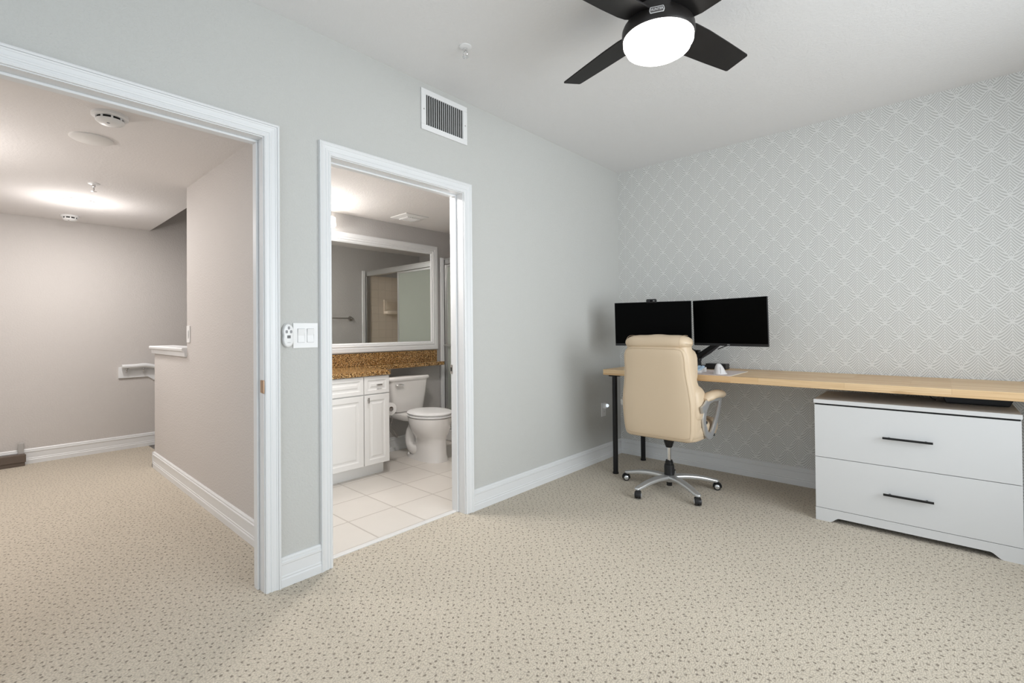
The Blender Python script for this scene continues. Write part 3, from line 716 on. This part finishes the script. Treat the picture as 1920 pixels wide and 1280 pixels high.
# headrest roll: pillow draped over the top
bm = B(); rings = []
for i in range(25):
    s = -1+2*i/24; k = (1-abs(s)**5)**.38 if abs(s) < 1 else .02
    k = max(k, .12); cx_ = xc+.004+.243*s
    ring = []
    for j in range(28):
        a = 2*pi*j/28; ca, sa = cos(a), sin(a)
        yy = -.205 + .098*k*math.copysign(abs(ca)**.8, ca); zz = 1.098 + (.052 if sa > 0 else .050)*k*math.copysign(abs(sa)**.75, sa) - .010*s*s*(1 if sa > 0 else 0)
        ring.append((cx_, yy, zz + (.004*cos(s*9) if sa > 0 else 0)*.5))
    rings.append(ring)
loft(bm, rings); hd = obj('headrest', bm, LEATHER, t, smooth=60)
bm = B()
for s in (-1, 1): tube(bm, [(xc+s*.195, -.205+.0965*math.copysign(abs(cos(a))**.8, cos(a)), 1.098+.0500*math.copysign(abs(sin(a))**.75, sin(a))-.004) for a in [pi*.35+pi*1.0*i/14*.85 for i in range(15)]], .0011, 6)
obj('seam', bm, PIPING, hd)
# lumbar and side bolsters in front
bm = B(); superell(bm, (xc, -.125, .665), (.288, .10, .155), (.55, .45), 18, 40); obj('lumbar_cushion', bm, LEATHER, t, smooth=60)
bm = B(); superell(bm, (xc, -.095, .665), (.282, .10, .120), (.55, .45), 18, 40); obj('lumbar_cushion', bm, LEATHER, t, smooth=60)
bm = B(); superell(bm, (xc, -.125, .92), (.235, .085, .150), (.5, .4), 18, 40); obj('back_cushion', bm, LEATHER, t, smooth=60)
# seat
bm = B(); superell(bm, (xc, .03, .475), (.268, .270, .062), (.45, .35), 16, 48); obj('seat', bm, LEATHER, t, smooth=60)
bm = B(); superell(bm, (xc, .03, .445), (.262, .262, .042), (.4, .35), 12, 48); obj('seat_base', bm, LEATHER, t, smooth=60)
bm = B(); prism(bm, [(-.11, -.09), (.11, -.09), (.13, .14), (-.13, .14)], .395, .412, 'z'); box(bm, -.05, .05, -.04, .10, .372, .396); lathe(bm, [(.022, .31), (.034, .345), (.042, .376)], n=20); obj('tilt_mechanism', bm, BLACKPL, t, bevel=.003)
# armrests
for s in (-1, 1):
    X = xc + s*.305
    A = lambda L_: [(p[0], p[1]*.80-.018, p[2]) for p in L_]
    bm = B(); pts = spline(A([(X-s*.012, -.120, .700), (X, -.05, .722), (X+s*.004, .08, .728), (X+s*.002, .19, .720), (X-s*.004, .225, .708)]), 5)
    r1 = [.022+.020*min(1, i/4) if i < 5 else (.042 if i < len(pts)-5 else .042-.022*((i-len(pts)+5)/4)**1.5) for i in range(len(pts))]
    tube(bm, pts, r1, 16, ry=[a*.68 for a in r1], up=(0, 0, 1)); pad = obj('armrest', bm, LEATHER, t, smooth=60)
    bm = B(); tube(bm, spline(A([(X-s*.008, -.215, .640), (X-s*.004, -.160, .655), (X, -.09, .690), (X+s*.002, 0, .704), (X, .10, .700), (X, .185, .694), (X-s*.004, .205, .660), (X-s*.008, .165, .590), (X-s*.014, .085, .490), (X-s*.020, .030, .442), (X-s*.026, -.030, .448), (X-s*.028, -.075, .500), (X-s*.026, -.105, .560), (X-s*.022, -.095, .625), (X-s*.014, -.06, .672)]), 5), .024, 12, ry=.0105, up=(1, 0, 0), sq=True)
    fr = obj('arm_frame', bm, SILVER, pad, smooth=50, label='curved silver arm loop')
    bm = B(); tube(bm, [(X-s*.028, .01, .448), (X-s*.08, .01, .430), (xc+s*.10, .01, .405)], .016, 10, ry=.008); obj('arm_bracket', bm, BLACKMET, pad)
    bm = B(); lathe(bm, [(.010, -.012), (.010, .012)], (X-s*.028, -.07, .54), 14, 'x'); lathe(bm, [(.010, -.016), (.010, .016)], (X-s*.024, .045, .440), 14, 'x'); obj('bolt', bm, BLACKPL, pad)
# gas lift
bm = B(); lathe(bm, [(.014, .10), (.014, .335)], n=24); obj('gas_piston', bm, CHROME, t, smooth=True)
bm = B(); lathe(bm, [(.036, .088), (.036, .165), (.034, .185), (.028, .187), (.028, .205), (.024, .207), (.024, .216), (.016, .217)], n=32); obj('gas_lift_cover', bm, BLACKPL, t, smooth=True)
bm = B(); lathe(bm, [(.020, .028), (.020, .075)], n=20); obj('gas_lift_end', bm, BLACKPL, t, smooth=True)
bm = B(); lathe(bm, [(.030, .058), (.042, .072), (.046, .095), (.040, .104), (.02, .106)], n=32); hub = obj('base_hub', bm, SILVER, t, smooth=True)
for k in range(5):
    a = radians(-33.5+72*k); D_ = Vector((cos(a), sin(a), 0)); 
    bm = B(); pts = spline([D_*.03+Vector((0, 0, .092)), D_*.12+Vector((0, 0, .096)), D_*.22+Vector((0, 0, .088)), D_*.30+Vector((0, 0, .072)), D_*.338+Vector((0, 0, .064))], 5)
    n_ = len(pts); tube(bm, pts, [.031-.011*i/(n_-1) for i in range(n_)], 14, ry=[.017-.005*i/(n_-1) for i in range(n_)], sq=True)
    superell(bm, tuple(pts[-1]), (.020, .020, .012), (.8, .9), 8, 16)
    obj('base_leg', bm, SILVER, t, smooth=50)
    ca = radians((-58, 18, 100, 212, -72)[k])
    d2_ = Vector((cos(ca), sin(ca), 0)); s2_ = Vector((-sin(ca), cos(ca), 0)); c0 = D_*.330 + d2_*.016; c0.z = .026
    bm = B(); ring = lambda off, r: [tuple(c0 + s2_*off + d2_*r*cos(q) + Vector((0, 0, r*sin(q)))) for q in [2*pi*j/28 for j in range(28)]]
    loft(bm, [ring(-.022, .018), ring(-.020, .024), ring(-.004, .026), ring(-.004, .012), ring(.004, .012), ring(.004, .026), ring(.020, .024), ring(.022, .018)])
    cs = obj('castor', bm, BLACKPL, t, smooth=40)
    bm = B(); arcp = [c0 + d2_*.029*cos(q) + Vector((0, 0, .029*sin(q))) for q in [radians(-10+20*i) for i in range(11)]]; tube(bm, arcp, .019, 10, ry=.003, up=s2_.cross(Vector((0, 0, 1)))); cyl(bm, D_*.330+Vector((0, 0, .045)), D_*.330+Vector((0, 0, .068)), .007, n=12); obj('castor_hood', bm, BLACKPL, cs, smooth=40)
    bm = B(); loft(bm, [ring(-.0225, .0165), ring(-.0260, .011), ring(-.027, .002)]); loft(bm, [ring(.0225, .0165), ring(.0260, .011), ring(.027, .002)]); obj('wheel_cap', bm, SILVER, cs, smooth=60)

# ------------------------------------------------------------------ bathroom
# vanity cabinet
VY0, VY1 = -2.965, -1.835
t = empty('vanity_cabinet', (-1.745, VY1, 0), 'white raised panel bathroom vanity cabinet under the granite counter', 'cabinet')
F = .585   # front of carcass, local x
bm = B(); box(bm, 0, F, VY0-VY1, 0, .10, .828); obj('carcass', bm, VANW, t)
bm = B(); box(bm, 0, F-.065, VY0-VY1, -.012, .002, .10); obj('toe_kick', bm, VANW, t)
def panel_front(name, y0, y1, z0, z1, border=.042):
    bm = B(); x = F
    def ring(i, d): return [(x+d, y0+i, z0+i), (x+d, y1-i, z0+i), (x+d, y1-i, z1-i), (x+d, y0+i, z1-i)]
    loft(bm, [ring(0, .002), ring(0, .016), ring(.003, .019), ring(border, .019), ring(border+.008, .013), ring(border+.020, .013), ring(border+.032, .018)])
    return obj(name, bm, VANW, t)
def hnd(parent, p, horiz):
    bm = B()
    if horiz: box(bm, F+.030, F+.038, p[0]-.024, p[0]+.024, p[1]-.006, p[1]+.006); box(bm, F+.018, F+.031, p[0]-.018, p[0]-.010, p[1]-.004, p[1]+.004); box(bm, F+.018, F+.031, p[0]+.010, p[0]+.018, p[1]-.004, p[1]+.004)
    else: box(bm, F+.030, F+.038, p[0]-.006, p[0]+.006, p[1]-.022, p[1]+.022); box(bm, F+.018, F+.031, p[0]-.004, p[0]+.004, p[1]-.008, p[1]+.008)
    obj('handle', bm, NICKEL, parent, bevel=.0015)
d = panel_front('drawer', -.236, -.003, .680, .823, .030); hnd(d, (-.105, .752), True)
d = panel_front('door', -.236, -.003, .105, .672); hnd(d, (-.205, .632), False)
panel_front('false_drawer_front', -.715, -.242, .680, .823, .030)
d = panel_front('door', -.715, -.242, .105, .672); hnd(d, (-.665, .632), False)
d = panel_front('door', -1.125, -.721, .105, .672); hnd(d, (-.771, .632), False)
panel_front('false_drawer_front', -1.125, -.721, .680, .823, .030)
# counter
bm = B()
prism(bm, [(-1.748, VY0), (-1.125, VY0), (-1.125, -1.842), (-1.135, -1.825), (-1.56, -1.823), (-1.59, -1.80), (-1.60, -1.77), (-1.60, -.855), (-1.612, -.842), (-1.748, -.842)], .8285, .866, 'z')
ct = tag(obj('granite_countertop', bm, GRANITE, bevel=.004), 'golden brown granite counter with a narrow shelf running over the toilet', 'countertop')
bm = B(); box(bm, -1.748, -1.728, VY0, -.85, .8665, .985); obj('backsplash', bm, GRANITE, ct, bevel=.002)
# framed mirror
t = empty('wall_mirror', (-1.748, -1.75, .99), 'large white framed mirror above the granite backsplash', 'mirror')
my0, my1, mz0, mz1 = -.95, .915, 0.001, 1.108
bm = B(); box(bm, 0, .008, my0+.05, my1-.05, mz0+.05, mz1-.05); obj('mirror_glass', bm, MIRROR, t)
prof = [(0, .004), (0, .022), (.008, .028), (.040, .028), (.044, .024), (.052, .024), (.056, .028), (.062, .028), (.066, .021), (.078, .021), (.086, .014), (.090, .010), (.090, .004)]
bm = B(); loft(bm, [[(d_, (my0+i if c[0] < 0 else my1-i), (mz0+i if c[1] < 0 else mz1-i)) for i, d_ in prof] for c in ((-1, -1), (1, -1), (1, 1), (-1, 1), (-1, -1))], cap=False); obj('frame', bm, TRIM, t)
# vanity light over the mirror
t = empty('vanity_light', (-1.748, -2.28, 2.17), 'lit vanity light bar above the left half of the mirror', 'wall light')
bm = B(); box(bm, 0, .025, -.26, .26, -.03, .03); obj('back_plate', bm, NICKEL, t, bevel=.004)
for yy in (-.18, 0, .18):
    bm = B(); lathe(bm, [(.02, .045), (.05, .03), (.055, -.04), (.045, -.055), (.001, -.056)], (.10, yy, -.01), 24); obj('lamp_shade', bm, SHADEM, t, smooth=True)
    bm = B(); cyl(bm, (.02, yy, .02), (.10, yy, .035), .008); obj('arm', bm, NICKEL, t)
# exhaust grille
t = empty('exhaust_fan_grille', (-1.43, -1.41, BC), 'white square exhaust grille on the bathroom ceiling', 'vent')
bm = B(); rr = lambda s, z: [(-s, -s, z), (s, -s, z), (s, s, z), (-s, s, z)]
loft(bm, [rr(.128, 0), rr(.128, -.006), rr(.075, -.018), rr(.072, -.014)]); obj('cover', bm, WHITEPL, t)
for i in range(7):
    y_ = -.066+.022*i; bm = B(); box(bm, -.070, .070, y_-.004, y_+.004, -.024, -.014); obj('louvre', bm, WHITEPL, t)
# toilet
t = empty('toilet', (-1.735, -1.335, 0), 'white two piece toilet beside the vanity with its lid down', 'toilet')
def rrect(cx, cy, hx, hy, e, z, n=40, fx=1.0):
    out = []
    for j in range(n):
        a = 2*pi*j/n; c_, s_ = cos(a), sin(a)
        out.append((cx+hx*math.copysign(abs(c_)**e, c_), cy+hy*math.copysign(abs(s_)**e, s_), z))
    return out
bm = B(); loft(bm, [rrect(.105, 0, .070, .150, .4, .405), rrect(.105, 0, .085, .175, .35, .42), rrect(.107, 0, .090, .195, .32, .55), rrect(.108, 0, .096, .222, .30, .715)]); obj('tank', bm, PORC, t, smooth=50)
bm = B(); loft(bm, [rrect(.108, 0, .103, .232, .3, .714), rrect(.108, 0, .107, .238, .3, .722), rrect(.108, 0, .107, .238, .3, .738), rrect(.108, 0, .098, .228, .3, .748)]); obj('tank_lid', bm, PORC, t, smooth=50)
bm = B(); tube(bm, spline([(.205, -.170, .676), (.222, -.165, .677), (.224, -.13, .680), (.223, -.10, .672)], 4), [.010]*6+[.009, .008, .007, .009, .011, .012, .012], 10, ry=[.008]*13); obj('flush_lever', bm, CHROME, t, smooth=True)
def egg(cx, hxf, hxb, hy, z, n=44, e=1.0):
    out = []
    for j in range(n):
        a = 2*pi*j/n; c_, s_ = cos(a), sin(a); hx = hxf if c_ > 0 else hxb
        out.append((cx+hx*math.copysign(abs(c_)**e, c_), hy*math.copysign(abs(s_)**e, s_), z))
    return out
bm = B()
loft(bm, [egg(.46, .235, .25, .122, .002, e=.8), egg(.46, .232, .25, .118, .03, e=.85), egg(.485, .204, .20, .118, .06), egg(.49, .192, .15, .116, .14), egg(.49, .188, .145, .118, .195), egg(.49, .195, .155, .136, .225), egg(.49, .210, .19, .162, .265), egg(.49, .222, .20, .180, .31), egg(.49, .232, .21, .189, .36), egg(.49, .234, .22, .190, .395), egg(.49, .22, .21, .178, .400)])
loft(bm, [egg(.42, .10, .145, .072, .03, e=.8), egg(.42, .10, .120, .062, .12, e=.8), egg(.42, .10, .120, .062, .24, e=.8), egg(.42, .10, .155, .085, .36, e=.8)]); obj('bowl', bm, PORC, t, smooth=60)
bm = B(); loft(bm, [[(x, y*w, z) for y, z in ((-1, .405), (1, .405), (1, .380), (.9, .350), (-.9, .350), (-1, .380))] for x, w in ((.03, .155), (.15, .165), (.30, .175), (.36, .15))]); obj('rear_deck', bm, PORC, t, smooth=40, bevel=.006)
bm = B(); tube(bm, spline([(.40, -.055, .33), (.325, -.060, .285), (.288, -.062, .20), (.305, -.066, .115), (.38, -.072, .085), (.45, -.05, .10)], 5), .055, 18, up=(0, 1, 0)); 
tube(bm, spline([(.40, .055, .33), (.325, .060, .285), (.288, .062, .20), (.305, .066, .115), (.38, .072, .085), (.45, .05, .10)], 5), .055, 18, up=(0, 1, 0)); obj('trapway', bm, PORC, t, smooth=60)
for s in (-1, 1):
    bm = B(); lathe(bm, [(.014, .036), (.013, .048), (.006, .056), (.001, .057)], (.31, s*.105, 0), 16); obj('bolt_cap', bm, PORC, t, smooth=True)
bm = B(); loft(bm, [egg(.49, .236, .225, .192, .402), egg(.49, .240, .228, .196, .408), egg(.49, .240, .228, .196, .416), egg(.49, .236, .225, .192, .420)]); obj('seat', bm, WHITEPL, t, smooth=50)
bm = B(); loft(bm, [egg(.49, .236, .225, .192, .424), egg(.49, .240, .228, .197, .430), egg(.49, .240, .228, .197, .438), egg(.49, .225, .215, .183, .446), egg(.49, .15, .15, .12, .450)]); obj('seat_lid', bm, WHITEPL, t, smooth=50)
bm = B(); loft(bm, [egg(.49, .230, .218, .187, .419), egg(.49, .230, .218, .187, .425)]); obj('seat_gap', bm, GAP, t)
bm = B(); lathe(bm, [(.022, .385), (.022, .405)], (.11, -.155, 0), 16); obj('supply_nut', bm, WHITEPL, t)
bm = B(); tube(bm, spline([(.11, -.155, .385), (.112, -.157, .33), (.10, -.165, .28), (.115, -.12, .20), (.11, -.10, .16), (.09, -.14, .19), (.08, -.20, .26), (.06, -.215, .20), (.055, -.215, .15)], 6), .006, 8); obj('supply_hose', bm, NICKEL, t, smooth=True)
bm = B(); cyl(bm, (0, -.215, .15), (.07, -.215, .15), .009); superell(bm, (.085, -.215, .15), (.010, .020, .014), (.8, .8), 8, 16); cyl(bm, (.055, -.215, .14), (.055, -.215, .175), .009); obj('shutoff_valve', bm, CHROME, t, smooth=True)
# toilet roll on the vanity side
t = empty('toilet_roll', (-1.31, VY1+.060, .522), 'white toilet roll on a holder on the vanity side', 'toilet paper')
bm = B(); lathe(bm, [(.020, .0), (.053, .0), (.053, .10), (.020, .10)], (0, 0, 0), 36, 'x'); obj('paper', bm, PAPERM, t, smooth=True)
bm = B(); lathe(bm, [(.0198, .001), (.0198, .1015), (.001, .1016)], (0, 0, 0), 24, 'x'); obj('core', bm, plain('dark_core', (.10, .07, .05), .6), t, smooth=True)
bm = B(); cyl(bm, (.101, 0, 0), (.122, 0, 0), .007); box(bm, .112, .122, -.060, .008, -.010, .010); lathe(bm, [(.016, -.0595), (.016, -.052)], (.117, 0, 0), 20, 'y'); obj('holder', bm, NICKEL, t, bevel=.002)
# towel bar on the wall across from the mirror
t = empty('towel_bar', (-.128, -1.25, 1.356), 'brushed nickel towel bar reflected in the mirror', 'towel bar')
bm = B(); cyl(bm, (-.065, -.29, 0), (-.065, .29, 0), .008); obj('bar', bm, NICKEL, t, smooth=True)
for yy in (-.29, .29):
    bm = B(); lathe(bm, [(.030, 0), (.030, -.008), (.014, -.012), (.012, -.070), (.001, -.074)], (0, yy, 0), 24, 'x'); obj('post', bm, NICKEL, t, smooth=True)
# shower
YS = -.71
bm = B(); box(bm, -.135, -.128, -.69, .15, 0, 1.93); struct('wall_shower_tile_side', bm, STILE_YZ)
bm = B(); box(bm, -1.75, -.135, .143, .15, 0, 1.93); struct('wall_shower_tile_end', bm, STILE_XZ)
bm = B(); box(bm, -1.75, -1.743, -.73, .143, 0, 1.93); struct('wall_shower_tile_mirror', bm, STILE_YZ)
t = empty('shower_enclosure', (-.935, YS, 0), 'sliding frosted glass shower doors with satin metal frame and white side trims', 'shower')
X0, X1 = -1.742+.935, -.136+.935
bm = B(); box(bm, X0, X1, -.055, .055, .003, .12); obj('curb', bm, PORC, t, bevel=.01)
for s, xx in ((1, X0), (-1, X1)):
    bm = B(); box(bm, min(xx, xx+s*.022), max(xx, xx+s*.022), -.085, -.040, .003, 1.985); obj('side_trim', bm, TRIM, t, bevel=.005)
bm = B(); box(bm, X0, X1, -.030, .030, 1.915, 1.975); box(bm, X0, X1, -.036, .036, 1.965, 1.980); obj('top_rail', bm, ALU, t, bevel=.004)
bm = B(); box(bm, X0, X1, -.030, .030, .121, .150); obj('bottom_track', bm, ALU, t, bevel=.003)
for xx, s in ((X0, 1), (X1, -1)):
    bm = B(); box(bm, min(xx, xx+s*.028), max(xx, xx+s*.028), -.030, .030, .151, 1.914); obj('side_jamb', bm, ALU, t, bevel=.004)
for i, (a, b_, yy) in enumerate(((X0+.030, .085, -.013), (X0+.034, .060, .013))):
    bm = B(); box(bm, a+.018, b_-.018, yy-.003, yy+.003, .175, 1.89); g_ = obj('glass_panel', bm, FROST, t)
    bm = B()
    box(bm, a, a+.02, yy-.009, yy+.009, .155, 1.912); box(bm, b_-.028, b_, yy-.009, yy+.009, .155, 1.912); box(bm, a+.02, b_-.02, yy-.009, yy+.009, .155, .177); box(bm, a+.02, b_-.02, yy-.009, yy+.009, 1.888, 1.912)
    obj('panel_frame', bm, ALU, g_, bevel=.002)
    if i == 0:
        bm = B(); cyl(bm, (a+.01, yy-.045, 1.03), (b_-.01, yy-.045, 1.03), .009)
        for q_ in (a+.02, b_-.02): cyl(bm, (q_, yy-.045, 1.03), (q_, yy-.003, 1.03), .007)
        obj('door_bar', bm, ALU, g_, smooth=True)
t = empty('soap_dish', (-.135, -.34, 1.42), 'beige ceramic soap dish on the tiled shower wall seen in the mirror', 'soap dish')
bm = B(); cer = plain('beige_ceramic', (.80, .70, .58), .15)
box(bm, -.018, 0, -.125, .125, .0, .20); obj('back_plate', bm, cer, t, bevel=.008)
bm = B(); superell(bm, (-.045, 0, .022), (.060, .130, .028), (.5, .6), 12, 30); obj('dish', bm, cer, t, smooth=50)
bm = B(); box(bm, -.024, -.0175, -.085, .085, .075, .175); obj('recess_shade', bm, plain('shaded_beige_glaze', (.70, .60, .48), .3), t, bevel=.004)  # raised plate; the recess's shade is put into its darker beige
# ------------------------------------------------------------------ lamps' own light and added fill lights
def point(name, loc, e, col, r):
    pl = bpy.data.lights.new(name, 'POINT'); pl.energy = e; pl.color = col; pl.shadow_soft_size = r
    o = bpy.data.objects.new(name, pl); COL.objects.link(o); o.location = loc
area('recessed_light_beam', (-2.93, -3.60, HC-.012), (0, 0, 0), .15, .15, 16, (1, .96, .93))
point('hall_ceiling_fill', (-2.93, -3.60, HC-.30), 8.5, (1, .96, .93), .06)  # added point hung below the downlight to brighten the hall ceiling
area('hall_fill_beam', (-1.5, -4.45, HC-.012), (0, 0, 0), .15, .15, 7, (1, .96, .93))  # unseen lamp without a fixture, added to fill the hall
point('hall_fill_glow', (-1.7, -4.60, HC-.34), 19, (1, .96, .93), .07)  # added unseen point that lightens the hall ceiling
point('vanity_light_glow', (-1.48, -2.40, 2.02), 13, (1, .96, .92), .06)
area('bathroom_fill_beam', (-.40, -2.30, BC-.07), (0, 0, 0), .2, .2, 16, (1, .96, .93))  # added fill for the dim toilet and the bathroom around it
t = empty('added_ceiling_light', (-.40, -2.30, BC), 'unseen round flush ceiling light added to brighten the bathroom', 'ceiling light')  # fixture out of view, added to go with the bathroom fill
bm = B(); lathe(bm, [(.12, 0), (.12, -.02), (.11, -.024)], n=32); obj('rim', bm, WHITEPL, t, smooth=True)
bm = B(); lathe(bm, [(.108, -.02), (.095, -.05), (.001, -.065)], n=32); obj('diffuser', bm, SHADEM, t, smooth=True)
